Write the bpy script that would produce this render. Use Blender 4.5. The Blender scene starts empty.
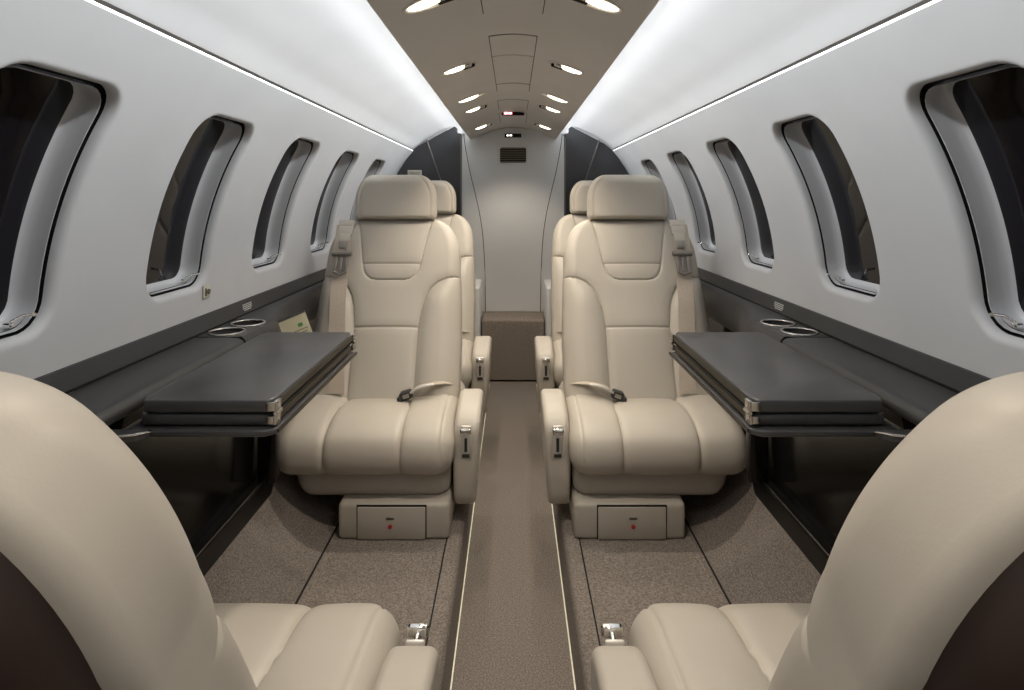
import bpy, bmesh, math, random
from mathutils import Vector, Matrix
from math import sin, cos, pi, sqrt, exp, asin, radians

random.seed(4)
C = bpy.context.scene.collection
EYE = 1.10          # camera height above the aisle carpet
PLAT = 0.14         # seat platform height

# ------------------------------------------------------------------ materials
def mat(name, col, rough=0.5, metal=0.0, spec=0.5, emit=None, estr=0.0, coat=0.0):
    m = bpy.data.materials.new(name); m.use_nodes = True
    p = m.node_tree.nodes['Principled BSDF']
    p.inputs['Base Color'].default_value = (*col, 1)
    p.inputs['Roughness'].default_value = rough
    p.inputs['Metallic'].default_value = metal
    p.inputs['Specular IOR Level'].default_value = spec
    p.inputs['Coat Weight'].default_value = coat
    if emit:
        p.inputs['Emission Color'].default_value = (*emit, 1)
        p.inputs['Emission Strength'].default_value = estr
    return m

def add_noise(m, scale, colA, colB, bump=0.0, bscale=None, dist=0.001, detail=4, lo=0.35, hi=0.65, rough_var=None):
    nt = m.node_tree; p = nt.nodes['Principled BSDF']
    tc = nt.nodes.new('ShaderNodeTexCoord')
    n = nt.nodes.new('ShaderNodeTexNoise'); n.inputs['Scale'].default_value = scale
    n.inputs['Detail'].default_value = detail
    r = nt.nodes.new('ShaderNodeValToRGB')
    r.color_ramp.elements[0].position = lo; r.color_ramp.elements[1].position = hi
    r.color_ramp.elements[0].color = (*colA, 1); r.color_ramp.elements[1].color = (*colB, 1)
    nt.links.new(tc.outputs['Object'], n.inputs['Vector'])
    nt.links.new(n.outputs['Fac'], r.inputs['Fac'])
    nt.links.new(r.outputs['Color'], p.inputs['Base Color'])
    if bump:
        n2 = nt.nodes.new('ShaderNodeTexNoise'); n2.inputs['Scale'].default_value = bscale or scale
        n2.inputs['Detail'].default_value = 3
        b = nt.nodes.new('ShaderNodeBump'); b.inputs['Strength'].default_value = bump
        b.inputs['Distance'].default_value = dist
        nt.links.new(tc.outputs['Object'], n2.inputs['Vector'])
        nt.links.new(n2.outputs['Fac'], b.inputs['Height'])
        nt.links.new(b.outputs['Normal'], p.inputs['Normal'])
    return m

M = {}
M['leather'] = add_noise(mat('beige_leather', (.6, .5, .38), .42, spec=.45), 6,
                         (.475, .435, .375), (.50, .46, .40), .12, 420, .0006, lo=.3, hi=.7)
M['leather_dk'] = add_noise(mat('taupe_leather', (.4, .33, .25), .5, spec=.4), 6,
                         (.42, .385, .335), (.44, .405, .355), .12, 420, .0006, lo=.3, hi=.7)
M['belt'] = add_noise(mat('beige_webbing', (.5, .44, .37), .7, spec=.2), 300, (.46, .395, .33), (.53, .46, .385), .3, 500, .0006)
M['shell'] = add_noise(mat('brown_shell', (.03, .018, .015), .45, spec=.4), 5, (.022, .013, .011), (.035, .021, .018), .05, 300, .0005)
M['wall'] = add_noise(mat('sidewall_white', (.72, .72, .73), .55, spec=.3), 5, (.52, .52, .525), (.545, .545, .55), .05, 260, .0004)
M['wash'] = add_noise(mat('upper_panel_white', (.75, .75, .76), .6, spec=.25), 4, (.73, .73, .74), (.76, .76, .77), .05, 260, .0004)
M['ceil'] = add_noise(mat('headliner_greige', (.55, .5, .44), .65, spec=.25), 5, (.70, .665, .615), (.73, .69, .64), .05, 260, .0004)
M['back'] = add_noise(mat('bulkhead_white', (.62, .61, .58), .55, spec=.3), 3, (.80, .795, .78), (.82, .815, .80), .03, 200, .0003)
M['carpet'] = add_noise(mat('grey_brown_carpet', (.2, .17, .14), .95, spec=.1), 260,
                        (.14, .122, .107), (.32, .28, .25), .9, 420, .003, detail=6, lo=.34, hi=.68)
M['carpet_dk'] = add_noise(mat('brown_carpet', (.15, .12, .1), .95, spec=.1), 200,
                        (.19, .16, .135), (.40, .34, .29), .9, 380, .004, detail=6, lo=.34, hi=.68)
M['seam'] = mat('dark_gap', (.012, .011, .011), .7, spec=.2)
M['kick'] = mat('matte_black', (.008, .0075, .007), .4, spec=.2)
M['band'] = add_noise(mat('charcoal_band', (.05, .05, .053), .45, spec=.4), 8, (.030, .030, .033), (.035, .035, .038), .04, 300, .0004)
M['ledge'] = add_noise(mat('charcoal_leather', (.06, .058, .057), .42, spec=.45), 8, (.038, .037, .038), (.046, .045, .046), .08, 350, .0005)
M['black'] = mat('black_gloss', (.008, .0075, .0075), .14, spec=.35)
M['table'] = add_noise(mat('graphite_table', (.07, .07, .073), .32, spec=.5), 6, (.052, .052, .056), (.062, .062, .066), .02, 300, .0003)
M['tedge'] = mat('bronze_edge', (.055, .047, .034), .4, .6)
M['part'] = add_noise(mat('partition_charcoal', (.045, .045, .05), .3, spec=.5), 4, (.036, .036, .04), (.043, .043, .047), .03, 200, .0003)
M['steel'] = mat('brushed_nickel', (.62, .60, .57), .25, 1.0)
M['chrome'] = mat('chrome', (.8, .79, .77), .1, 1.0)
M['dkmetal'] = mat('gunmetal', (.18, .17, .155), .35, .9)
M['greymetal'] = mat('satin_grey_metal', (.36, .34, .31), .4, .8)
M['plate'] = mat('satin_plate', (.72, .70, .67), .4, .5)
M['liner'] = mat('window_liner_grey', (.50, .50, .51), .3, spec=.5)
M['pane'] = mat('dark_pane', (.006, .005, .007), .03, spec=.35)
M['gap'] = mat('black_rubber', (.006, .006, .006), .6, spec=.2)
M['red'] = mat('red_button', (.35, .02, .02), .4)
M['white'] = mat('white_plastic', (.72, .72, .70), .4)
M['ivory'] = mat('ivory_plastic', (.50, .47, .38), .4)
M['guide'] = mat('pale_beige_plastic', (.60, .55, .48), .4)
M['card'] = mat('cream_card', (.66, .60, .42), .55)
M['green'] = mat('green_ink', (.10, .30, .10), .6)
M['ink'] = mat('dark_ink', (.03, .03, .03), .6)
M['lens'] = mat('warm_lens', (.9, .85, .75), .3, emit=(1, .86, .64), estr=9)
M['led'] = mat('cool_led', (.9, .9, .9), .4, emit=(.93, .97, 1), estr=5)
M['led_accent'] = mat('accent_led', (.9, .9, .9), .4, emit=(.95, .98, 1), estr=1.2)
M['led_floor'] = mat('floor_led', (.9, .9, .8), .4, emit=(1, .9, .5), estr=.2)
M['sign_red'] = mat('sign_red', (.5, .05, .05), .4, emit=(1, .12, .15), estr=2.5)
M['sign_white'] = mat('sign_white', (.9, .9, .9), .4, emit=(1, .95, .93), estr=4)

# ------------------------------------------------------------------ mesh helpers
class MB:
    def __init__(s): s.bm = bmesh.new()
    def grid(s, rows, cu=False, cv=False, caps=False):
        """rows of points; cu closes each row, cv closes the rows, caps fill first and last row"""
        V = [[s.bm.verts.new(p) for p in r] for r in rows]
        nr, nc = len(V), len(V[0])
        for i in range(nr if cv else nr - 1):
            a, b = V[i], V[(i + 1) % nr]
            for j in range(nc if cu else nc - 1):
                k = (j + 1) % nc
                s.bm.faces.new((a[j], a[k], b[k], b[j]))
        if caps:
            s.bm.faces.new(list(reversed(V[0]))); s.bm.faces.new(V[-1])
        return V
    def box(s, c, d, bev=0.0, seg=2, rot=None):
        t = bmesh.new(); bmesh.ops.create_cube(t, size=1)
        for v in t.verts: v.co = Vector((v.co.x * d[0], v.co.y * d[1], v.co.z * d[2]))
        if bev: bmesh.ops.bevel(t, geom=t.edges[:], offset=bev, segments=seg, affect='EDGES', profile=.5)
        R = rot or Matrix()
        s.add(t, Matrix.Translation(c) @ R.to_4x4())
    def add(s, t, mtx):
        m = {}
        for v in t.verts: m[v] = s.bm.verts.new(mtx @ v.co)
        for f in t.faces: s.bm.faces.new([m[v] for v in f.verts])
        t.free()
    def prism(s, poly, a, b, axis='y'):
        """extrude a 2-D polygon; axis y: poly is (x,z); axis x: poly is (y,z); axis z: (x,y)"""
        def P(p, t):
            return (p[0], t, p[1]) if axis == 'y' else ((t, p[0], p[1]) if axis == 'x' else (p[0], p[1], t))
        s.grid([[P(p, a) for p in poly], [P(p, b) for p in poly]], cu=True, caps=True)
    def tube(s, pts, r, n=10, caps=True):
        pts = [Vector(p) for p in pts]; rows = []
        up = Vector((0, 0, 1))
        for i, p in enumerate(pts):
            d = (pts[min(i + 1, len(pts) - 1)] - pts[max(i - 1, 0)]).normalized()
            a = d.cross(up)
            if a.length < 1e-3: a = d.cross(Vector((1, 0, 0)))
            a.normalize(); b = d.cross(a)
            rows.append([p + (a * cos(2 * pi * k / n) + b * sin(2 * pi * k / n)) * r for k in range(n)])
        s.grid(rows, cu=True, caps=caps)
    def ring(s, pts, r, n=8):
        pts = [Vector(p) for p in pts]; rows = []; N = len(pts)
        cen = sum(pts, Vector()) / N
        for i, p in enumerate(pts):
            d = (pts[(i + 1) % N] - pts[i - 1]).normalized()
            a = (p - cen).normalized(); b = d.cross(a).normalized(); a = b.cross(d)
            rows.append([p + (a * cos(2 * pi * k / n) + b * sin(2 * pi * k / n)) * r for k in range(n)])
        s.grid(rows, cu=True, cv=True)
    def build(s, name, m, parent=None, smooth=True, angle=40, weld=0.0, recalc=True):
        if weld: bmesh.ops.remove_doubles(s.bm, verts=s.bm.verts[:], dist=weld)
        if recalc: bmesh.ops.recalc_face_normals(s.bm, faces=s.bm.faces[:])
        if smooth:
            for f in s.bm.faces: f.smooth = True
            for e in s.bm.edges:
                if len(e.link_faces) == 2 and e.calc_face_angle(0) > radians(angle): e.smooth = False
        me = bpy.data.meshes.new(name); s.bm.to_mesh(me); s.bm.free()
        me.materials.append(m)
        o = bpy.data.objects.new(name, me); C.objects.link(o)
        if parent: o.parent = parent
        return o

def tag(o, label=None, cat=None, group=None, kind=None):
    if label: o['label'] = label
    if cat: o['category'] = cat
    if group: o['group'] = group
    if kind: o['kind'] = kind
    return o

def empty(name, loc=(0, 0, 0), rz=0.0):
    o = bpy.data.objects.new(name, None); C.objects.link(o)
    o.location = loc; o.rotation_euler = (0, 0, rz); o.empty_display_size = .05
    return o

def copy_tree(o, parent=None):
    c = o.copy(); C.objects.link(c)
    if parent: c.parent = parent
    for ch in list(o.children): copy_tree(ch, c)
    return c

def sstep(a, b, x):
    t = max(0.0, min(1.0, (x - a) / (b - a))); return t * t * (3 - 2 * t)

def lerp_curve(pts, x):
    if x <= pts[0][0]: return pts[0][1]
    for (a, va), (b, vb) in zip(pts, pts[1:]):
        if x <= b: return va + (vb - va) * (x - a) / (b - a)
    return pts[-1][1]

def smooth_poly(pts, n=6, closed=False):
    """Catmull-Rom through 2-D or 3-D points"""
    P = [Vector(p) for p in pts]; out = []; N = len(P)
    rng = range(N if closed else N - 1)
    for i in rng:
        g = lambda k: P[k % N] if closed else P[max(0, min(N - 1, k))]
        p0, p1, p2, p3 = g(i - 1), g(i), g(i + 1), g(i + 2)
        for k in range(n):
            t = k / n
            out.append(.5 * ((2 * p1) + (p2 - p0) * t + (2 * p0 - 5 * p1 + 4 * p2 - p3) * t * t + (3 * p1 - p0 - 3 * p2 + p3) * t ** 3))
    if not closed: out.append(P[-1])
    return out

def seg_dist(px, py, poly):
    best = 9.0
    for (ax, ay), (bx, by) in zip(poly, poly[1:]):
        dx, dy = bx - ax, by - ay
        t = max(0, min(1, ((px - ax) * dx + (py - ay) * dy) / (dx * dx + dy * dy + 1e-12)))
        q = (px - ax - t * dx) ** 2 + (py - ay - t * dy) ** 2
        if q < best: best = q
    return sqrt(best)

def rrect(hx, hy, r, n):
    """n*4 points round a rounded rectangle, even in arc length, starting at angle 0"""
    pts = []
    fine = []
    for (cx, cy, a0) in ((hx - r, hy - r, 0), (-hx + r, hy - r, 90), (-hx + r, -hy + r, 180), (hx - r, -hy + r, 270)):
        for k in range(17):
            a = radians(a0 + 90 * k / 16); fine.append(Vector((cx + r * cos(a), cy + r * sin(a))))
    fine = [Vector((hx, 0))] + fine + [Vector((hx, 0))]
    L = [0]
    for a, b in zip(fine, fine[1:]): L.append(L[-1] + (b - a).length)
    N = 4 * n; j = 0
    for i in range(N):
        t = L[-1] * i / N
        while L[j + 1] < t: j += 1
        f = (t - L[j]) / max(1e-9, L[j + 1] - L[j]); pts.append(fine[j].lerp(fine[j + 1], f))
    return pts

# ------------------------------------------------------------------ cabin shell
R0, ZC = 0.737, 0.86                 # cabin circle
Y_FRONT, Y_DIV, Y_BACK = -0.75, 3.30, 3.80
PITCH, HW, HS = 0.4867, 0.130, 0.212
YC0 = 0.839
S_BOT, S_TOP = R0 * asin((0.795 - ZC) / R0), R0 * asin((1.352 - ZC) / R0)
S_MID = R0 * (asin((0.892 - ZC) / R0) + asin((1.268 - ZC) / R0)) / 2 - .003

def wp(s, y, a, d=0.0):
    """point on the sidewall of side s at arc length a, d outward"""
    ph = a / R0
    return Vector((s * (R0 + d) * cos(ph), y, ZC + (R0 + d) * sin(ph)))

def off_rrect(o, n=24):
    r = max(.008, .062 - o)
    return rrect(HW - o, HS - o, r, n)

def rect_point(dx, dy, x0, x1, y0, y1):
    t = 9e9
    if dx > 1e-9: t = min(t, x1 / dx)
    if dx < -1e-9: t = min(t, x0 / dx)
    if dy > 1e-9: t = min(t, y1 / dy)
    if dy < -1e-9: t = min(t, y0 / dy)
    return dx * t, dy * t

def sidewall(s, name):
    m = MB(); NC = 24; NA = 28
    ys = []
    def strip(ya, yb, n):
        rows = []
        for i in range(n + 1):
            y = ya + (yb - ya) * i / n
            rows.append([wp(s, y, S_BOT + (S_TOP - S_BOT) * k / NA) for k in range(NA + 1)])
        m.grid(rows)
    strip(Y_FRONT, YC0 - PITCH / 2, 30)
    strip(YC0 + 4.5 * PITCH, Y_BACK + .02, 20)
    con = off_rrect(0, NC)
    for k in range(5):
        yc = YC0 + PITCH * k
        x0, x1 = -PITCH / 2, PITCH / 2; y0, y1 = S_BOT - S_MID, S_TOP - S_MID
        # polar grid from the opening to the tile boundary, corners snapped
        outer = [rect_point(p.x * 1.0, p.y * (x1 / x1) , x0, x1, y0, y1) for p in con]
        corners = [(x0, y0), (x0, y1), (x1, y0), (x1, y1)]
        for c in corners:
            i = min(range(len(outer)), key=lambda i: (outer[i][0] - c[0]) ** 2 + (outer[i][1] - c[1]) ** 2)
            outer[i] = c
        rows = []
        for t in (0, .04, .1, .18, .28, .4, .55, .7, .85, 1):
            rows.append([wp(s, yc + con[i].x * (1 - t) + outer[i][0] * t, S_MID + con[i].y * (1 - t) + outer[i][1] * t) for i in range(len(con))])
        # rolled lip
        lip = []
        for (o, d) in ((.013, .017), (.0125, .012), (.0105, .0068), (.0072, .0028), (.0035, .0006)):
            q = off_rrect(o, NC)
            lip.append([wp(s, yc + p.x, S_MID + p.y, d) for p in q])
        m.grid(lip + rows, cu=True)
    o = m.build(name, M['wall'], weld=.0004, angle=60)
    tag(o, kind='structure')
    # upper washed panel
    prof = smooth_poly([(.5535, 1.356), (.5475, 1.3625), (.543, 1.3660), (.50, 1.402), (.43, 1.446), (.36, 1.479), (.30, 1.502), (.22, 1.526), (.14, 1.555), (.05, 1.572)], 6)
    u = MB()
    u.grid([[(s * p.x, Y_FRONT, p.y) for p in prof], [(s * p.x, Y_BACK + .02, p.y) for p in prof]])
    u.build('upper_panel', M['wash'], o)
    return o

wallL = sidewall(-1, 'wall_left'); wallR = sidewall(1, 'wall_right')

nwin = 0
for s, side in ((-1, 'left'), (1, 'right')):
    for k in range(5):
        nwin += 1
        yc = YC0 + PITCH * k
        def loop(o, d, n=24):
            return [wp(s, yc + p.x, S_MID + p.y, d) for p in off_rrect(o, n)]
        g = MB()
        g.grid([loop(.0125, .0165), loop(.0132, .027), loop(.0205, .027)], cu=True)
        root = g.build('window_%d' % nwin, M['gap']); tag(root, kind='structure')
        def drop(o, d, n=24):
            return [wp(s, yc + p.x, S_MID - .002 + p.y, d) for p in off_rrect(o, n)]
        l = MB()
        l.grid([drop(.0200, .025), drop(.0195, .0195), drop(.0203, .0180), drop(.0210, .0185), drop(.0212, .026), drop(.022, .040), drop(.0245, .050), drop(.028, .054), drop(.032, .056)], cu=True)
        l.build('liner', M['liner'], root, angle=50)
        p = MB(); rows = []
        for f in (1, .8, .6, .4, .2, .02):
            rows.append([wp(s, yc + q.x * f, S_MID - .002 + q.y * f, .056) for q in off_rrect(.0315, 24)])
        V = p.grid(rows, cu=True); p.bm.faces.new(V[-1])
        p.build('pane', M['pane'], root)
        h = MB()
        a = wp(s, yc + .075, S_MID - HS + .030, .030); b = wp(s, yc + .093, S_MID - HS + .040, .008); c = wp(s, yc + .080, S_MID - HS + .043, -.001)
        h.tube([a, a.lerp(b, .5) + Vector((0, 0, .004)), b], .0025); h.tube([b, c], .003)
        hb = wp(s, yc + .072, S_MID - HS + .026, .030)
        h.box(hb, (.012, .012, .008), .002)
        h.build('shade_latch', M['chrome'], root)

# seam between sidewall and upper panel: dark gasket, bright accent line
for s, nm in ((-1, 'trim_1'), (1, 'trim_2')):
    g = MB()
    g.prism([(s * .5530, 1.3562), (s * .5478, 1.3562), (s * .5460, 1.3618), (s * .556, 1.368), (s * .565, 1.360)], Y_FRONT, Y_DIV)
    tag(g.build(nm, M['dkmetal'], smooth=False), kind='structure')
    a = MB()
    a.prism([(s * .5490, 1.3522), (s * .5470, 1.3535), (s * .5474, 1.3560), (s * .553, 1.3560), (s * .5535, 1.3522)], Y_FRONT + .02, Y_DIV - .005)
    o = a.build('accent_light', M['led_accent'], smooth=False)
    tag(o, 'thin white accent light line along the top of the %s sidewall' % ('left' if s < 0 else 'right'), 'light strip', 'accent light lines')

# ceiling panel (arched), with a returning rim
def cz(x): return 1.462 + .078 * (1 - (abs(x) / .27) ** 1.8)
cm = MB(); prof = []
N = 36
for i in range(N + 1):
    x = -.27 + .54 * i / N; prof.append((x, cz(x)))
top = [(.272, 1.4665), (.266, 1.472), (.20, 1.505), (.0, 1.56), (-.20, 1.505), (-.266, 1.472), (-.272, 1.4665)]
cm.prism(prof + top, Y_FRONT, Y_BACK)
ceil = cm.build('ceiling', M['ceil'], angle=35); tag(ceil, kind='structure')

def ceil_patch(x0, x1, y0, y1, lift, n=10):
    rows = []
    for i in range(n + 1):
        x = x0 + (x1 - x0) * i / n
        rows.append([(x, y0, cz(x) - lift), (x, y1, cz(x) - lift), (x, y1, cz(x) + .002), (x, y0, cz(x) + .002)])
    return rows
def hatch(x0, x1, y0, y1, m='ceil', lift=.002, name='access_panel'):
    g = MB(); g.grid(ceil_patch(x0 - .0022, x1 + .0022, y0 - .0035, y1 + .0035, .0006), cu=True, caps=True)
    f = g.build('panel_gap', M['seam'], ceil)
    p = MB(); p.grid(ceil_patch(x0, x1, y0, y1, lift), cu=True, caps=True)
    p.build(name, M[m], ceil)
hatch(-.069, .069, .95, 1.415)
hatch(-.064, .064, 1.62, 1.845); hatch(-.064, .064, 1.852, 2.30)
hatch(-.064, .064, 2.315, 2.46, 'dkmetal' if False else 'ceil', .0015, 'vent_cover')
hatch(-.068, .068, 2.70, 2.98)
hatch(-.072, .072, 3.12, 3.50)

# floor: dropped aisle, platforms, coved carpet up to the consoles
half = [(0, 0), (.10, 0), (.139, 0), (.141, .004), (.142, .115), (.147, .133), (.158, PLAT), (.30, PLAT), (.44, PLAT), (.51, PLAT + .001), (.55, .150), (.59, .172), (.63, .210), (.665, .262), (.69, .32), (.71, .40), (.73, .60)]
prof = [(-x, z) for x, z in reversed(half[1:])] + half
fl = MB(); ny = 60
fl.grid([[(x, Y_FRONT + (Y_BACK - Y_FRONT) * j / ny, z) for x, z in prof] for j in range(ny + 1)])
floor = fl.build('floor', M['carpet'], angle=50); tag(floor, kind='structure')
for s in (-1, 1):
    for x0, w in ((.186, .0035), (.512, .0055)):
        t = MB(); t.box((s * x0, 1.42, PLAT + .0005), (w, 2.6 if x0 > .3 else 2.2, .003))
        t.build('seat_track', M['seam'], floor, smooth=False)
    t = MB(); t.box((s * .493, 1.2, PLAT + .0008), (.0022, 2.0, .002)); t.build('seat_track', M['carpet_dk'], floor, smooth=False)
st = MB()
st.prism(smooth_poly([(3.57, .012), (3.57, .18), (3.572, .34), (3.582, .366), (3.61, .374)], 5) + [Vector((Y_BACK, .374)), Vector((Y_BACK, .012))], -.185, .185, 'x')
st.build('step', M['carpet_dk'], floor)
for s, nm in ((-1, 'trim_3'), (1, 'trim_4')):
    t = MB(); t.box((s * .25, 3.62, .29), (.115, .36, .58), .012, 3)
    tag(t.build(nm, M['back']), kind='structure')

for s in (-1, 1):
    t = MB(); t.tube([(s * .1385, .75, .006), (s * .1385, 2.0, .006), (s * .1385, 3.5, .006)], .0018, 8)
    o = t.build('floor_light', M['led_floor'])
    tag(o, 'thin yellowish light strip along the %s edge of the aisle carpet' % ('left' if s < 0 else 'right'), 'light strip', 'aisle light strips')

# rear bulkhead with its door
b = MB(); b.box((0, Y_BACK + .03, .80), (1.6, .04, 1.7)); tag(b.build('wall_back', M['back'], smooth=False), kind='structure')
b = MB(); b.box((0, Y_FRONT - .02, .80), (1.6, .04, 1.7)); tag(b.build('wall_front', M['wall'], smooth=False), kind='structure')
edge = smooth_poly([(.312, 1.535), (.300, 1.42), (.268, 1.25), (.232, 1.10), (.205, .97), (.186, .82), (.176, .62), (.172, .376)], 5)
def door_poly(o): return [(p.x + o, p.y) for p in edge] + [(-p.x - o, p.y) for p in reversed(edge)]
d = MB(); d.prism(door_poly(0), Y_BACK - .004, Y_BACK + .012)
door = d.build('door_1', M['back'], smooth=False); tag(door, kind='structure')
d = MB(); d.prism(door_poly(.0045), Y_BACK + .002, Y_BACK + .012); d.build('door_gap', M['seam'], door, smooth=False)
w = MB()
for s in (-1, 1): w.prism([(s * .3165, .376), (s * .1785, .376), (s * .1785, .62)] + [(s * (p.x + .0045), p.y) for p in reversed(edge[:-6])] + [(s * .3165, 1.54)], Y_BACK, Y_BACK + .012)
w.build('door_surround', M['back'], door, smooth=False)

# vent grille on the bulkhead
v = empty('vent_grille', (0, Y_BACK - .004, 1.315)); tag(v, 'dark louvred vent grille set high in the rear bulkhead door', 'vent')
f = MB(); outer = rrect(.100, .062, .014, 10); inner = rrect(.082, .047, .008, 10)
for zz in (0,):
    rows = [[(p.x, .0, p.y + .05) for p in outer], [(p.x * .985, -.007, p.y * .975 + .05) for p in outer], [(p.x * 1.02, -.007, p.y * 1.02 + .05) for p in inner], [(p.x, .0, p.y + .05) for p in inner]]
    f.grid(rows, cu=True)
f.build('frame', M['back'], v)
f = MB(); f.box((0, -.0005, .05), (.166, .001, .096)); f.build('recess', M['seam'], v, smooth=False)
f = MB()
for i in range(7): f.box((0, -.004, .010 + i * .0133), (.164, .007, .0040), rot=Matrix.Rotation(radians(25), 3, 'X'))
f.build('louvres', M['greymetal'], v, smooth=False)

# small lit signs
def sign(y, z, w, h, colm, label):
    e = empty('indicator_sign', (0, y, z)); tag(e, label, 'sign', 'small cabin information signs')
    g = MB(); g.box((0, 0, 0), (w, .012, h), .003); g.build('housing', M['gap'], e)
    g = MB()
    g.box((-w * .33, -.0065, 0), (w * .10, .001, h * .32)); g.box((-w * .20, -.0065, 0), (w * .12, .001, h * .22)); g.box((-w * .11, -.0065, h * .04), (w * .07, .001, h * .42))
    g.build('lit_symbol', M['sign_white'], e, smooth=False)
    if colm:
        g = MB(); g.box((-w * .22, -.0062, 0), (w * .38, .0006, h * .58)); g.build('glow_panel', M[colm], e, smooth=False)
sign(3.10, cz(0) - .009, .115, .019, 'sign_red', 'small black ceiling sign with red and white lit symbols')
sign(Y_BACK - .012, 1.488, .105, .024, None, 'small black sign with white lit symbols above the vent grille')

# dark partitions each side of the passage
for s, side in ((-1, 'left'), (1, 'right')):
    inner = .283
    poly = [(s * inner, .14), (s * inner, 1.448), (s * .305, 1.452), (s * .307, 1.478), (s * .322, 1.488), (s * .42, 1.437), (s * .50, 1.393), (s * .556, 1.352)]
    for k in range(1, 13):
        z = 1.352 - (1.352 - .60) * k / 12
        poly.append((s * (sqrt(R0 ** 2 - (z - ZC) ** 2) - .002), z))
    poly += [(s * .68, .40), (s * .52, .145)]
    e = empty('partition_panel', (s * .45, Y_DIV, .14))
    tag(e, 'dark charcoal partition panel behind the rear %s seat' % side, 'partition')
    p = MB(); p.prism([(x - s * .45, z - .14) for x, z in poly], 0, .035); p.build('board', M['part'], e, smooth=False)
    t = MB(); t.tube([(s * .474 - s * .45, -.003, 1.272), (s * .437 - s * .45, -.003, 1.165), (s * .40 - s * .45, -.003, 1.06), (s * .33 - s * .45, -.003, .85)], .004, 8)
    t.build('sash_strip', M['dkmetal'], e)
    t = MB(); t.box((s * (inner + .004 - .45), -.001, .64), (.006, .004, 1.3)); t.build('edge_trim', M['dkmetal'], e, smooth=False)
pl = MB(); pl.box((-.54, Y_DIV - .004, 1.226), (.078, .004, .044), .002)
plo = pl.build('placard', M['ivory']); tag(plo, 'small pale placard on the dark left partition above the headrest', 'placard')
pt = MB()
for i in range(3): pt.box((-.54, Y_DIV - .0065, 1.236 - i * .009), (.06 - .012 * (i % 2), .001, .0025))
pt.build('print', M['dkmetal'], plo, smooth=False)

# ------------------------------------------------------------------ ceiling lights
def tilt(s, x):
    dz = (cz(x + .01) - cz(x - .01)) / .02
    return -math.atan(dz)
def ceiling_light(s, y, typ, label, power, big=1.0):
    x = s * .166
    e = empty('reading_light', (x, y, cz(x))); e.rotation_euler = (0, tilt(s, x), 0)
    tag(e, label, 'ceiling light', 'recessed ceiling lights')
    L, Wd = .064 * big, .033 * big
    g = MB(); N = 40; rows = []
    for (f, z) in ((1.0, .001), (.97, -.0035), (.90, -.005), (.82, -.003), (.79, .002)):
        rows.append([(L * f * cos(2 * pi * k / N), Wd * f * sin(2 * pi * k / N), z) for k in range(N)])
    g.grid(rows, cu=True); g.build('bezel', M['ceil'], e)
    g = MB(); g.grid([[(L * .84 * cos(2 * pi * k / N), Wd * .84 * sin(2 * pi * k / N), z) for k in range(N)] for z in (-.0008, .001)], cu=True, caps=True)
    g.build('recess', M['dkmetal'], e)
    g = MB(); rows = []
    ox = s * .017
    for (f, z) in ((1, -.001), (.95, -.004), (.8, -.007), (.5, -.009), (.05, -.010)):
        rows.append([(ox + L * (.56 if typ == 'A' else .74) * f * cos(2 * pi * k / N), Wd * .36 * f * sin(2 * pi * k / N) , z) for k in range(N)])
    V = g.grid(rows, cu=True); g.bm.faces.new(V[-1])
    g.build('lens', M['lens'], e)
    if typ == 'A':
        g = MB(); g.box((-s * L * .42, .009, -.006), (L * .62, .013, .011), .004)
        g.build('nozzle', M['gap'], e)
        g = MB(); g.box((-s * L * .38, -.010, -.007), (L * .42, .009, .009), .003)
        g.build('lever', M['chrome'], e)
    ld = bpy.data.lights.new('reading_lamp', 'SPOT'); ld.energy = power; ld.color = (1, .88, .72)
    ld.spot_size = radians(110); ld.spot_blend = .7; ld.shadow_soft_size = .02
    lo = bpy.data.objects.new('reading_lamp', ld); C.objects.link(lo)
    lo.location = (x, y, cz(x) - .02); lo.rotation_euler = (0, s * radians(12), 0)
ords = ['nearest', 'second nearest', 'third nearest', 'fourth nearest', 'farthest']
for i, (y, typ, big, pw) in enumerate(((1.24, 'A', 1.12, 11), (1.88, 'A', 1, 11), (2.44, 'B', .9, 8), (2.74, 'A', 1, 8), (3.42, 'A', 1, 5))):
    for s, side in ((-1, 'left'), (1, 'right')):
        ceiling_light(s, y, typ, '%s warm recessed light in the %s row of the ceiling' % (ords[i], side) if i else 'large glowing recessed light at the near end of the %s ceiling row' % side, pw, big)

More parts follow.
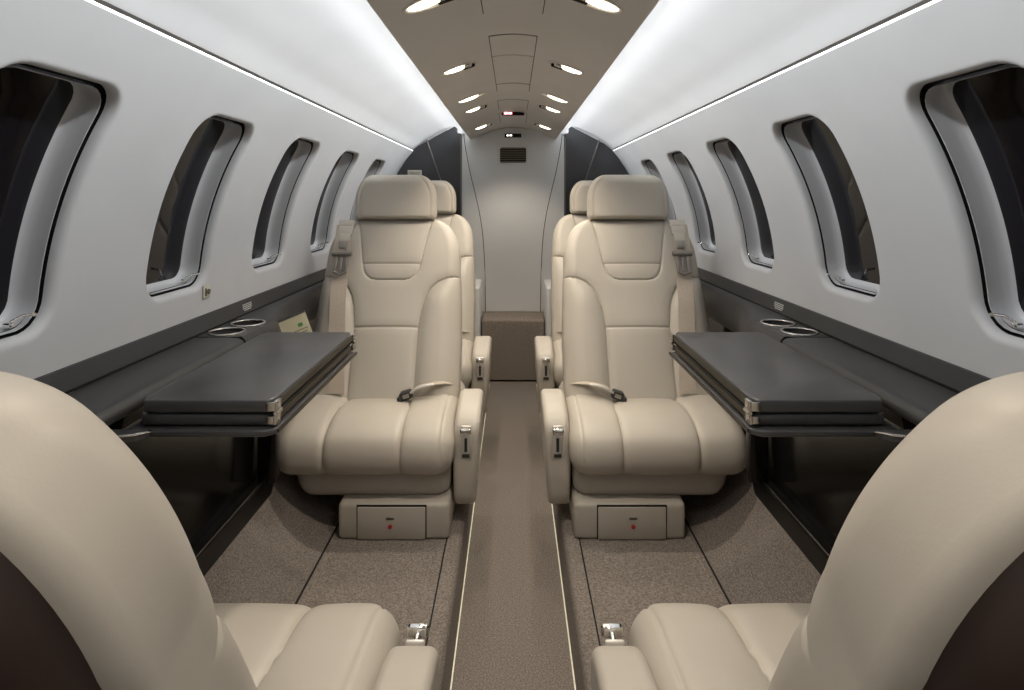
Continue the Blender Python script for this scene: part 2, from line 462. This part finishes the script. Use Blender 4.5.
# ------------------------------------------------------------------ side consoles
def console(s, side):
    e = empty('side_console', (s * .66, 1.2, PLAT))
    tag(e, 'charcoal ledge console with black lower panel along the %s sidewall' % side, 'console')
    T = Matrix.Translation((-s * .66, -1.2, -PLAT))
    def fin(mb, name, m, **k):
        for v in mb.bm.verts: v.co = T @ v.co
        return mb.build(name, m, e, **k)
    Y0, Y1 = -.2, 3.28
    b = MB()
    b.prism([(s * .7335, .8215), (s * .7285, .8205), (s * .7165, .7885), (s * .7325, .784)], Y0, Y1)
    fin(b, 'dado_band', M['band'], angle=20)
    g = MB(); g.prism([(s * .726, .789), (s * .714, .7885), (s * .714, .7835), (s * .732, .7835)], Y0, Y1); fin(g, 'shadow_gap', M['seam'], smooth=False)
    lid = smooth_poly([(.735, .7845), (.68, .785), (.625, .7845), (.608, .780), (.600, .768), (.606, .757), (.625, .752)], 5)
    lid = [(p.x, p.y) for p in lid] + [(.732, .752)]
    def taper(poly, stations):
        return [[(s * (.732 - (.732 - min(x, .732)) * k), y, z) for x, z in poly] for y, k in stations]
    l = MB(); l.grid(taper(lid, [(Y0, .2), (.62, .2), (.70, .5), (.76, .9), (.80, 1), (1.345, 1)]), cu=True, caps=True); fin(l, 'ledge_lid', M['ledge'], angle=50)
    # cup holder deck with two round wells
    d = MB(); cups = ((.668, 1.400), (.660, 1.494))
    for cx, cy in cups:
        x0, x1, y0, y1 = -.05, .05, -.047, .047
        x1 = .732 - cx; x0 = .612 - cx
        n = 48; con = [(.038 * cos(2 * pi * k / n), .038 * sin(2 * pi * k / n)) for k in range(n)]
        out = [rect_point(p[0], p[1], x0, x1, y0, y1) for p in con]
        for c in ((x0, y0), (x0, y1), (x1, y0), (x1, y1)):
            i = min(range(n), key=lambda i: (out[i][0] - c[0]) ** 2 + (out[i][1] - c[1]) ** 2); out[i] = c
        rows = [[(s * (cx + p[0]), cy + p[1], .785) for p in out], [(s * (cx + p[0]), cy + p[1], .785) for p in con],
                [(s * (cx + p[0] * .93), cy + p[1] * .93, .735) for p in con]]
        V = d.grid(rows, cu=True); d.bm.faces.new(V[-1])
        d.grid([[(s * p[0], y, p[1]) for p in ((.612, .785), (.604, .778), (.600, .765), (.604, .74), (.612, .70))] for y in (cy + y0, cy + y1)])
    fin(d, 'cup_deck', M['ledge'], weld=.0003)
    for cx, cy in cups:
        r = MB(); r.ring([(s * (cx + .0385 * cos(2 * pi * k / 48)), cy + .0385 * sin(2 * pi * k / 48), .786) for k in range(48)], .0027)
        rm = fin(r, 'cup_rim', M['steel'])
    # rounded armrest bolster further aft
    bol = smooth_poly([(.735, .786), (.69, .785), (.645, .775), (.615, .752), (.602, .722), (.610, .69), (.64, .672)], 5)
    bol = [(p.x, p.y) for p in bol] + [(.732, .672)]
    a = MB(); a.grid(taper(bol, [(1.542, 1), (1.58, .97), (1.65, .82), (1.72, .62), (1.80, .42), (1.86, .38), (Y1, .36)]), cu=True, caps=True); fin(a, 'arm_bolster', M['ledge'], angle=50)
    # lower black panel, kick panel, silver strip, upright
    p = MB(); p.prism([(s * .66, .751), (s * .672, .70), (s * .682, .345), (s * .71, .345), (s * .71, .751)], 1.03, 1.665); fin(p, 'lower_panel', M['black'], smooth=False)
    for ya, yb in ((Y0, 1.029), (1.666, Y1)):
        p = MB(); p.prism([(s * .700, .751), (s * .702, .38), (s * .72, .38), (s * .72, .751)], ya, yb); fin(p, 'rear_panel', M['black'], smooth=False)
    k = MB(); k.prism([(s * .660, .352), (s * .656, .345), (s * .674, .262), (s * .70, .262), (s * .70, .352)], 1.03, 1.665); fin(k, 'kick_panel', M['kick'], smooth=False)
    t = MB(); t.tube([(s * .658, 1.03, .3535), (s * .658, 1.1, .3535), (s * .658, 1.66, .3535)], .0016, 8); fin(t, 'silver_strip', M['steel'])
    u = MB(); u.box((s * .645, 1.585, .55), (.05, .035, .40), .006); fin(u, 'upright', M['black'])
    # speaker dots
    q = MB()
    for i in range(9):
        for j in range(4):
            if j == 0 and (i < 1 or i > 7): continue
            z = .7965 + j * .0045; x = .7165 + (z - .7885) * .375 - .0012
            q.box((s * x, 1.60 + i * .0062 + j * .002, z), (.0012, .0034, .0026))
    fin(q, 'speaker_grille', M['white'], smooth=False)
    if s < 0:
        c = MB()
        for yy in (1.455, 1.535): c.box((s * .540, yy, .68), (.110, .003, .09), .001)
        c.box((s * .540, 1.495, .636), (.110, .077, .003), .001); c.box((s * .652, 1.495, .66), (.10, .06, .02), .003)
        fin(c, 'card_pocket', M['black'], smooth=False)
    return e
console(-1, 'left'); console(1, 'right')

# ------------------------------------------------------------------ folding tables
def table(s, side):
    e = empty('folding_table', (s * .47, 1.16, .735))
    tag(e, 'dark graphite folding table slid out of the %s ledge, leaf folded flat' % side, 'table', 'folding tables')
    T = Matrix.Translation((-s * .47, -1.16, -.735))
    def fin(mb, name, m, par=e, **k):
        for v in mb.bm.verts: v.co = T @ v.co
        return mb.build(name, m, par, **k)
    Yn, Yf = .918, 1.398
    def leaf(x0, x1, y0, y1, z0, z1, r=.012, bev=.0025):
        hx, hy = (x1 - x0) / 2, (y1 - y0) / 2; cx, cy = (x0 + x1) / 2, (y0 + y1) / 2
        pts = rrect(hx, hy, r, 14); m = MB(); rows = []
        for (o, z) in ((bev, z0), (0, z0 + bev), (0, z1 - bev), (bev * .35, z1 - bev * .3), (bev, z1)):
            rows.append([(s * (cx + p.x * (hx - o) / hx), cy + p.y * (hy - o) / hy, z) for p in pts])
        m.grid(rows, cu=True, caps=True); return m
    fin(leaf(.365, .597, Yn, Yf, .732, .7425, .003), 'tray', M['table'], angle=50)
    fin(leaf(.373, .585, .930, 1.392, .746, .763, .006), 'lower_leaf', M['table'], angle=50)
    fin(leaf(.371, .5785, .926, 1.394, .7665, .7865, .010), 'upper_leaf', M['table'], angle=50)
    m = MB(); m.box((s * .3705, 1.16, .7545), (.003, .42, .012), .0008); m.box((s * .3685, 1.16, .7775), (.003, .42, .013), .0008); m.box((s * .3630, 1.16, .7385), (.003, .465, .006), .0008)
    fin(m, 'edge_band', M['tedge'], smooth=False)
    m = MB(); m.box((s * .374, 1.16, .7648), (.006, .455, .003)); fin(m, 'leaf_gap', M['seam'], smooth=False)
    for y in (.936, 1.385):
        m = MB(); m.box((s * .3675, y, .7765), (.006, .018, .016), .001); m.box((s * .3685, y, .7545), (.006, .018, .014), .001); m.tube([(s * .366, y - .01, .7655), (s * .366, y + .01, .7655)], .0035, 10)
        for z in (.773, .780, .752): m.tube([(s * .3648, y, z), (s * .3638, y, z)], .0018, 8)
        if y < 1: m.box((s * .374, .9255, .7765), (.014, .003, .014), .0008); m.box((s * .375, .9285, .7545), (.012, .003, .012), .0008)
        fin(m, 'hinge', M['steel'], angle=30)
    m = MB(); m.prism([(s * .555, .9175), (s * .615, .9175), (s * .615, .895), (s * .585, .893), (s * .567, .899), (s * .558, .908)], .734, .7445, 'z')
    fin(m, 'end_bracket', M['table'], smooth=False)
    m = MB(); m.tube([(s * .615, .8935, .744), (s * .585, .8915, .744), (s * .567, .8975, .744), (s * .557, .9065, .744), (s * .553, .9165, .742)], .0018, 8); fin(m, 'bracket_edge', M['steel'])
    return e
table(-1, 'left'); table(1, 'right')

# card in the left pocket, wall socket
e = empty('information_card', (-.512, 1.495, .690)); tag(e, 'cream printed card tucked behind the left folding table', 'card')
Rm = Matrix.Rotation(radians(-24), 3, 'Y')
m = MB(); m.box(Vector((0, 0, .058)), (.070, .0016, .125), rot=None); o = m.build('sheet', M['card'], e, smooth=False)
m = MB(); m.box((.014, -.0012, .092), (.012, .0006, .009)); o2 = m.build('green_mark', M['green'], e, smooth=False)
m = MB(); m.box((-.022, -.0012, .072), (.024, .0006, .014)); m.build('dark_mark', M['ink'], e, smooth=False)
m = MB()
for i in range(5): m.box((.012, -.0012, .080 - i * .008), (.036 - (i % 2) * .008, .0005, .0018))
m.build('print_lines', M['dkmetal'], e, smooth=False)
m = MB(); m.box((0, -.0010, .1195), (.070, .0006, .006)); m.build('dark_edge', M['dkmetal'], e, smooth=False)
e.rotation_euler = (radians(-10), radians(-22), radians(6))

a = R0 * asin((.873 - ZC) / R0); c = wp(-1, 1.437, a)
e = empty('wall_socket', c); tag(e, 'small square jack socket on the left sidewall below the second window', 'socket')
e.rotation_euler = (0, 0, 0)
m = MB(); m.box((.002, 0, 0), (.005, .032, .032), .003); m.build('plate', M['ivory'], e)
m = MB(); m.box((.0048, -.006, 0), (.001, .005, .018)); m.build('slot', M['ink'], e, smooth=False)
m = MB(); m.tube([(.004, .006, 0), (.007, .006, 0)], .0062, 14); m.build('jack_ring', M['dkmetal'], e)

# ------------------------------------------------------------------ seats
REC = radians(25); LB = .64; PY, PZ = -.05, .30
def bp(x, t, d):
    return Vector((x, PY + t * sin(REC) - d * cos(REC), PZ + t * cos(REC) + d * sin(REC)))
def bw(t):
    w = lerp_curve([(-.06, .248), (.2, .25), (.36, .243), (.46, .236), (.7, .234)], t)
    tc = .47
    if t > tc:
        q = (t - tc) / (LB - tc); w = .142 + (w - .142) * max(0.0, 1 - q ** 2.3) ** .55
    return w
UP = [(.640, .135), (.56, .119), (.458, .101), (.435, .095), (.418, .086), (.405, .070), (.400, .050), (.400, 0)]
UP = [(x, t) for t, x in UP]
BOL = [(.27, .418), (.235, .415), (.195, .407), (.165, .392), (.143, .370), (.127, .340), (.117, .305), (.110, .26), (.107, .22), (.106, .0), (.106, -.06)]
HS1, HS2 = .458, .235
def bol_x(t): return lerp_curve([(tt, x) for x, tt in reversed(BOL)], t)
def bdepth(x, t):
    ax = abs(x); w = bw(t); e = max(0.0, w - ax)
    d = .03
    d1 = seg_dist(ax, t, UP) if t > .33 else 9
    d2 = seg_dist(ax, t, BOL) if (t < .47 and ax > .05) else 9
    d3 = abs(t - HS1) if ax < .101 else 9
    d4 = abs(t - HS2) if ax < .107 else 9
    for dd, dep, wd, soft in ((d1, .0052, .0026, .0022), (d2, .0065, .0028, .004), (d3, .0046, .0024, .002), (d4, .005, .0026, .0025)):
        if dd < .08:
            d -= dep * exp(-(dd / wd) ** 2) + soft * exp(-(dd / .016) ** 2)
    if t < .415 and ax > bol_x(t):
        inside = min(d2, .06) / .06
        d += .018 * (1 - (1 - inside) ** 2) * sstep(.43, .30, t) * (.55 + .45 * sstep(-.06, .1, t)) * sstep(0, .07, e)
    d += .010 * exp(-((t - .18) / .14) ** 2) * max(0, 1 - (ax / .12) ** 2)
    d += .006 * exp(-((t - .54) / .07) ** 2) * max(0, 1 - (ax / .12) ** 2)
    Re = .042
    if e < Re: d -= Re - sqrt(max(0, Re * Re - (Re - e) ** 2))
    Rt = .05
    et = LB - t
    if et < Rt: d -= .75 * (Rt - sqrt(max(0, Rt * Rt - (Rt - et) ** 2)))
    return d
def bthick(t):
    return lerp_curve([(-.06, .075), (.3, .076), (.5, .066), (.64, .05)], t)

def make_backrest(side, root):
    m = MB(); rows = []; NX, NT = 190, 210
    for i in range(NT + 1):
        u = i / NT
        t = -.06 + (LB + .06) * u
        if u > .86:
            q = (u - .86) / .14; t = -.06 + (LB + .06) * (.86 + .14 * (1 - (1 - q) ** 1.7))
        w = bw(t); th = bthick(t); row = []
        for j in range(NX + 1):
            f = -1 + 2 * j / NX
            f = f * (1.0 + .0) if abs(f) < .0 else f
            x = w * (sin(f * pi / 2 * .93) / sin(pi / 2 * .93))
            row.append(bp(side * x, t, bdepth(x, t)))
        de = bdepth(w, t); back = min(-th + (0 if LB - t > .03 else .03 * (1 - sqrt(max(0, 1 - ((.03 - (LB - t)) / .03) ** 2)))), de - .004)
        for k in range(1, 6): row.append(bp(side * w, t, de + (back - de) * k / 6))
        for k in range(0, 9): row.append(bp(side * (w - .006) * (1 - 2 * k / 8), t, back))
        for k in range(1, 6): row.append(bp(-side * w, t, back + (de - back) * k / 6))
        rows.append(row)
    m.grid(rows, cu=True, caps=True)
    b = m.build('backrest', M['leather'], root, angle=75)
    # dark rear shell
    m = MB(); rows = []
    for i in range(41):
        t = -.05 + (LB - .005 + .05) * (1 - (1 - i / 40) ** 1.5); w = bw(t) - .012; th = bthick(t); row = []
        endf = min(1, (LB - .004 - t) / .10); endf = sqrt(max(0, 1 - (1 - endf) ** 2)) if endf < 1 else 1
        for j in range(25):
            f = -1 + 2 * j / 24; x = w * sin(f * pi / 2)
            bul = .052 * (max(0, 1 - abs(f) ** 3.0)) ** .6 * endf
            row.append(bp(side * x, t, -th + .004 - .003 - bul))
        for j in range(1, 8): row.append(bp(side * w * (1 - 2 * j / 8), t, -th + .006))
        rows.append(row)
    m.grid(rows, cu=True, caps=True)
    m.build('rear_shell', M['shell'], b, angle=70)['label'] = 'dark brown rear shell of the backrest'
    return b

def make_headrest(side, root):
    m = MB(); rows = []; NZ, NA = 60, 120
    z0, z1 = .878, 1.041; H = z1 - z0
    def lerpw(z):
        e1 = z1 - z; e0 = z - z0; w = .1475
        R = .095
        if e1 < R: w -= (R * .72) * (1 - sqrt(max(0, 1 - ((R - e1) / R) ** 2)))
        r = .02
        if e0 < r: w -= r * .6 * (1 - sqrt(max(0, 1 - ((r - e0) / r) ** 2)))
        return w
    for i in range(NZ + 1):
        u = .5 - .5 * cos(pi * i / NZ); z = z0 + H * u; w = lerpw(z)
        e1 = z1 - z; e0 = z - z0; dep = .048
        R = .030
        k = 1.0
        if e1 < R: k = sqrt(max(.0, 1 - ((R - e1) / R) ** 2))
        R = .018
        if e0 < R: k = min(k, sqrt(max(.0, 1 - ((R - e0) / R) ** 2)))
        k = max(k, .12); row = []
        yc = .205 + (z - z0) * .10
        for j in range(NA):
            a = 2 * pi * j / NA
            ca, sa = cos(a), sin(a)
            X = w * math.copysign(abs(ca) ** .55, ca); Yv = dep * k * math.copysign(abs(sa) ** .62, sa)
            q = abs(abs(X) - (w - .020))
            g = 0
            if sa < 0 and e0 > .01: g = .0035 * exp(-(q / .0028) ** 2) + .002 * exp(-(q / .008) ** 2)
            row.append(Vector((side * X, yc + Yv + g, z)))
        rows.append(row)
    m.grid(rows, cu=True, caps=True)
    h = m.build('headrest', M['leather'], root, angle=70)
    for x in (-.06, .06):
        s_ = MB(); s_.tube([(x, .212, .84), (x, .214, .91)], .008, 10); s_.build('post', M['steel'], h)
    return h

PROF = smooth_poly([(.17, .290), (.06, .306), (-.05, .316), (-.14, .322), (-.21, .318), (-.262, .302), (-.297, .278), (-.312, .240), (-.308, .205), (-.287, .180), (-.24, .168), (-.10, .166), (.10, .168), (.17, .19)], 8)
def make_cushion(side, root):
    P = [Vector((p.x, p.y)) for p in PROF]; n = len(P); nor = []
    for i in range(n):
        t = (P[min(i + 1, n - 1)] - P[max(0, i - 1)]).normalized(); nor.append(Vector((t.y, -t.x)))
    cen = sum(P, Vector((0, 0))) / n
    for i in range(n):
        if (P[i] - cen).dot(nor[i]) < 0: nor[i] = -nor[i]
    # arc length
    S = [0]
    for a_, b_ in zip(P, P[1:]): S.append(S[-1] + (b_ - a_).length)
    NX = 150; W = .256; rows = []
    for j in range(NX + 1):
        x = W * sin((-1 + 2 * j / NX) * pi / 2 * .94) / sin(pi / 2 * .94); ax = abs(x); e = W - ax; Re = .055
        k0 = Re - sqrt(max(0, Re * Re - (Re - e) ** 2)) if e < Re else 0
        row = []
        for i in range(n):
            y, z = P[i]; d = -k0 * .95
            xs = lerp_curve([(.0, .070), (.14, .078), (.24, .096), (.33, .108), (.6, .108)], S[i])
            q = abs(ax - xs)
            top = 1.0 if i < n * .72 else 0.0
            d -= top * (.006 * exp(-(q / .0028) ** 2) + .0035 * exp(-(q / .012) ** 2))
            q2 = abs(x - .222)
            if i < n * .6: d -= .0035 * exp(-(q2 / .003) ** 2)
            d += .003 * (1 - min(1, (ax / max(.02, xs)) ** 2)) * top if ax < xs else .003 * sin(pi * min(1, (ax - xs) / (.25 - xs))) * top
            zz = z + (.026 * sstep(.08, .17, ax) * sstep(-.18, .02, y) if z > .25 else 0)
            row.append(Vector((side * x, y + nor[i].x * d, zz + nor[i].y * d)))
        rows.append(row)
    m = MB(); m.grid(rows, cu=True, caps=True)
    return m.build('seat_cushion', M['leather'], root, angle=75)

def make_armrest(side, root):
    prof = [(-.075, .343), (-.115, .340), (-.165, .331), (-.208, .316), (-.234, .295), (-.244, .26), (-.245, .19), (-.239, .12), (-.226, .072), (-.19, .046), (-.12, .042), (-.03, .07), (.03, .14), (.045, .22), (.03, .29), (-.02, .333)]
    P = smooth_poly(prof, 5, closed=True); cen = sum(P, Vector((0, 0))) / len(P)
    nor = []
    for i in range(len(P)):
        t = (P[(i + 1) % len(P)] - P[i - 1]).normalized(); nn = Vector((t.y, -t.x))
        if (P[i] - cen).dot(nn) < 0: nn = -nn
        nor.append(nn)
    rows = []; hw = .0375; R = .016
    for k in range(25):
        f = -1 + 2 * k / 24; xx = hw * sin(f * pi / 2); e = hw - abs(xx)
        ins = R - sqrt(max(0, R * R - (R - e) ** 2)) if e < R else 0
        row = []
        for p, nn in zip(P, nor):
            xc = .289 + (p.y - .25) * .035
            row.append(Vector((side * (xc + xx * (1 - .12 * sstep(.22, .08, p.y))), p.x - nn.x * ins, p.y - nn.y * ins)))
        rows.append(row)
    m = MB(); m.grid(rows, cu=True, caps=True)
    a = m.build('armrest', M['leather'], root, angle=75)
    m = MB(); cx = side * .289
    m.box((cx, -.2455, .253), (.029, .006, .092), .003, 3); pl = m.build('switch_plate', M['plate'], a)
    m = MB(); m.box((cx, -.2495, .244), (.008, .002, .040), .0008); m.box((cx, -.2495, .213), (.022, .002, .010), .0008); m.build('slot', M['ink'], pl)
    m = MB(); m.tube([(cx, -.244, .288), (cx, -.269, .291)], .005, 12); m.box((cx, -.275, .292), (.034, .014, .020), .006, 3)
    m.build('lever', M['chrome'], pl)
    return a

def make_seat(side):
    root = empty('cabin_seat')
    make_cushion(side, root)
    make_backrest(side, root); make_headrest(side, root); make_armrest(side, root)
    # apron
    m = MB(); P = rrect(.2275, .200, .035, 12); rows = []
    for (o, z) in ((.03, .098), (.012, .101), (.003, .112), (0, .128), (0, .18)):
        rows.append([(side * (.015 + p.x * (.2275 - o) / .2275) - (side * (.022 * (1 - (z - .098) / .082)) if p.x < -.1 else 0) * -1, -.062 + p.y * (.2 - o) / .2, z) for p in P])
    m.grid(rows, cu=True, caps=True); m.build('apron', M['leather_dk'], root, angle=60)
    # base
    m = MB(); m.box((side * .090, .0, .05), (.312, .60, .102), .012, 3)
    b = m.build('seat_base', M['leather_dk'], root, angle=50)
    m = MB(); m.box((side * .085, -.300, .051), (.196, .003, .094), .0012); m.build('drawer_gap', M['seam'], b, smooth=False)
    m = MB(); m.box((side * .085, -.302, .048), (.190, .006, .090), .0025, 2); dp = m.build('drawer', M['leather_dk'], b)
    m = MB(); m.tube([(side * .082, -.304, .040), (side * .082, -.3085, .040)], .006, 14); m.build('release_button', M['red'], dp)['label'] = 'small red release button'
    m = MB(); m.box((side * .082, -.3055, .062), (.022, .002, .006), .0006); m.build('finger_slot', M['dkmetal'], dp)
    # shoulder harness on the outboard wing
    rows = []
    for i in range(40):
        t = .02 + (.60 - .02) * i / 39; sx = -side * (.178 - .045 * max(0, (.45 - t)) / .45); dd = max(bdepth(abs(sx) - .02, t), bdepth(abs(sx) + .02, t), bdepth(abs(sx), t)) + .0035
        if t > .44: dd += .008 * sstep(.44, .5, t)
        rows.append([bp(sx - .027, t, dd), bp(sx + .027, t, dd), bp(sx + .027, t, dd - .0022), bp(sx - .027, t, dd - .0022)])
    m = MB(); m.grid(rows, cu=True, caps=True); strap = m.build('harness_strap', M['belt'], root, angle=50); sx = -side * .172
    R3 = Matrix((Vector((1, 0, 0)), Vector((0, sin(REC), -cos(REC))), Vector((0, cos(REC), sin(REC))))).transposed()
    R3 = Matrix(((1, 0, 0), (0, sin(REC), -cos(REC)), (0, cos(REC), sin(REC))))   # columns: x, t, d
    m = MB()
    m.box(bp(sx, .607, .028), (.058, .030, .016), .004, 2, R3); m.box(bp(sx, .580, .034), (.050, .034, .016), .004, 2, R3); m.box(bp(sx, .553, .036), (.040, .030, .014), .004, 2, R3)
    m.build('strap_guide', M['guide'], strap)
    m = MB()
    m.box(bp(sx, .522, .042), (.030, .026, .014), .003, 2, R3); m.box(bp(sx + .012, .508, .044), (.008, .03, .008), .002, 2, R3); m.tube([bp(sx - .034, .488, .048), bp(sx + .034, .488, .048)], .0085, 12)
    m.box(bp(sx - .018, .452, .044), (.010, .055, .008), .002, 2, R3); m.box(bp(sx + .018, .452, .044), (.010, .055, .008), .002, 2, R3)
    m.box(bp(sx, .452, .044), (.010, .050, .006), .002, 2, R3); m.tube([bp(sx - .022, .424, .044), bp(sx, .412, .044), bp(sx + .022, .424, .044)], .005, 10)
    m.build('harness_buckle', M['greymetal'], strap)
    # lap belt
    pts = smooth_poly([(.098, -.080, .350), (.115, -.088, .366), (.145, -.088, .376), (.18, -.076, .378), (.215, -.050, .372), (.243, -.01, .352)], 6); rows = []
    for p in pts: rows.append([(side * p.x, p.y - .012, p.z + .001), (side * p.x, p.y + .012, p.z + .003), (side * p.x, p.y + .012, p.z + .0005), (side * p.x, p.y - .012, p.z - .0015)])
    m = MB(); m.grid(rows, cu=True, caps=True); lb = m.build('lap_belt', M['belt'], root, angle=50); lb.location = (side * .005, -.004, -.008)
    Rb = Matrix.Rotation(side * radians(-18), 3, 'Y')
    m = MB(); m.box((side * .084, -.088, .345), (.036, .034, .026), .005, 2, Rb); m.box((side * .068, -.092, .335), (.018, .036, .016), .003, 2, Rb)
    m.build('buckle', M['ink'], lb)['label'] = 'dark lap belt buckle'
    m = MB(); m.box((side * .086, -.108, .347), (.020, .004, .012), .001, 2, Rb); m.build('release_flap', M['greymetal'], lb)
    m = MB(); m.tube(smooth_poly([(side * .100, -.102, .356), (side * .118, -.108, .370), (side * .145, -.106, .379), (side * .172, -.098, .381)], 5), .0038, 8); m.build('belt_clip', M['plate'], lb)
    return root

seatA, seatB = make_seat(1), make_seat(-1)
G = 'beige leather cabin seats'
def place(o, x, y, rz, label):
    o.location = (x, y, PLAT); o.rotation_euler = (0, 0, rz); tag(o, label, 'seat', G); return o
near_l = copy_tree(seatB); near_r = copy_tree(seatA); rear_l = copy_tree(seatA); rear_r = copy_tree(seatB)
place(seatA, -.425, 1.98, 0, 'beige leather seat facing forward on the left, front of the two, beside the left table')
place(seatB, .418, 1.98, 0, 'beige leather seat facing forward on the right, front of the two, beside the right table')
place(rear_l, -.425, 2.72, 0, 'rear left beige seat mostly hidden behind the left seat in front of it')
place(rear_r, .425, 2.72, 0, 'rear right beige seat mostly hidden behind the right seat in front of it')
place(near_l, -.435, .65, pi, 'nearest left seat seen from behind, brown rear shell at the lower left corner')
place(near_r, .441, .65, pi, 'nearest right seat seen from behind, brown rear shell at the lower right corner')
J = Vector((0, PY, PZ))
for o in (near_l, near_r):
    for ch in o.children:
        if ch.name.split('.')[0] in ('backrest', 'headrest', 'harness_strap', 'lap_belt'):
            ch.matrix_local = Matrix.Translation((-.007 if o is near_l else .014, .125, -.07 if ch.name.startswith('headrest') else 0)) @ Matrix.Translation(J) @ Matrix.Rotation(radians(-1.0), 4, 'X') @ Matrix.Translation(-J)

        if ch.name.split('.')[0] == 'seat_cushion': ch.location = (0, -.045, .004)

# ------------------------------------------------------------------ lights
def area(name, loc, dirv, sx, sy, power, col):
    ld = bpy.data.lights.new(name, 'AREA'); ld.shape = 'RECTANGLE'; ld.size = sx; ld.size_y = sy; ld.energy = power; ld.color = col
    o = bpy.data.objects.new(name, ld); C.objects.link(o); o.location = loc
    z = -Vector(dirv).normalized(); y = Vector((0, 1, 0)); x = y.cross(z).normalized(); y = z.cross(x)
    o.matrix_world = Matrix.Translation(loc) @ Matrix((x, y, z)).transposed().to_4x4()
    return o
for s in (-1, 1):
    area('cove_lamp', (s * .258, 1.55, 1.4905), (s * .90, 0, -.46), .012, 4.4, 6.2, (.93, .97, 1)).data.spread = radians(75)
    area('cove_lamp', (s * .262, 1.55, 1.4885), (s * .95, 0, .25), .010, 4.4, 1.9, (.93, .97, 1))
# forward cabin lights behind the camera, same fixtures as the row ahead
for y in (.62, -.05):
    for s in (-1, 1):
        ld = bpy.data.lights.new('reading_lamp', 'SPOT'); ld.energy = 5; ld.color = (1, .88, .72); ld.spot_size = radians(110); ld.spot_blend = .7; ld.shadow_soft_size = .02
        lo = bpy.data.objects.new('reading_lamp', ld); C.objects.link(lo); lo.location = (s * .166, y, cz(.166) - .02); lo.rotation_euler = (0, s * radians(12), 0)

w = bpy.data.worlds.new('World'); bpy.context.scene.world = w; w.use_nodes = True
w.node_tree.nodes['Background'].inputs[0].default_value = (.01, .01, .012, 1)

# ------------------------------------------------------------------ camera
cd = bpy.data.cameras.new('Camera'); cd.sensor_fit = 'HORIZONTAL'; cd.sensor_width = 36
cd.lens = 600 / 1024 * 36; cd.shift_y = -(345 - 197) / 1024; cd.shift_x = -1 / 1024; cd.clip_start = .02
co = bpy.data.objects.new('Camera', cd); C.objects.link(co)
co.location = (0, 0, EYE); co.rotation_euler = (pi / 2, 0, 0)
sc = bpy.context.scene; sc.camera = co
sc.view_settings.view_transform = 'Standard'; sc.view_settings.look = 'None'; sc.view_settings.gamma = 1
sc.view_settings.use_curve_mapping = False; sc.view_settings.exposure = 0.0
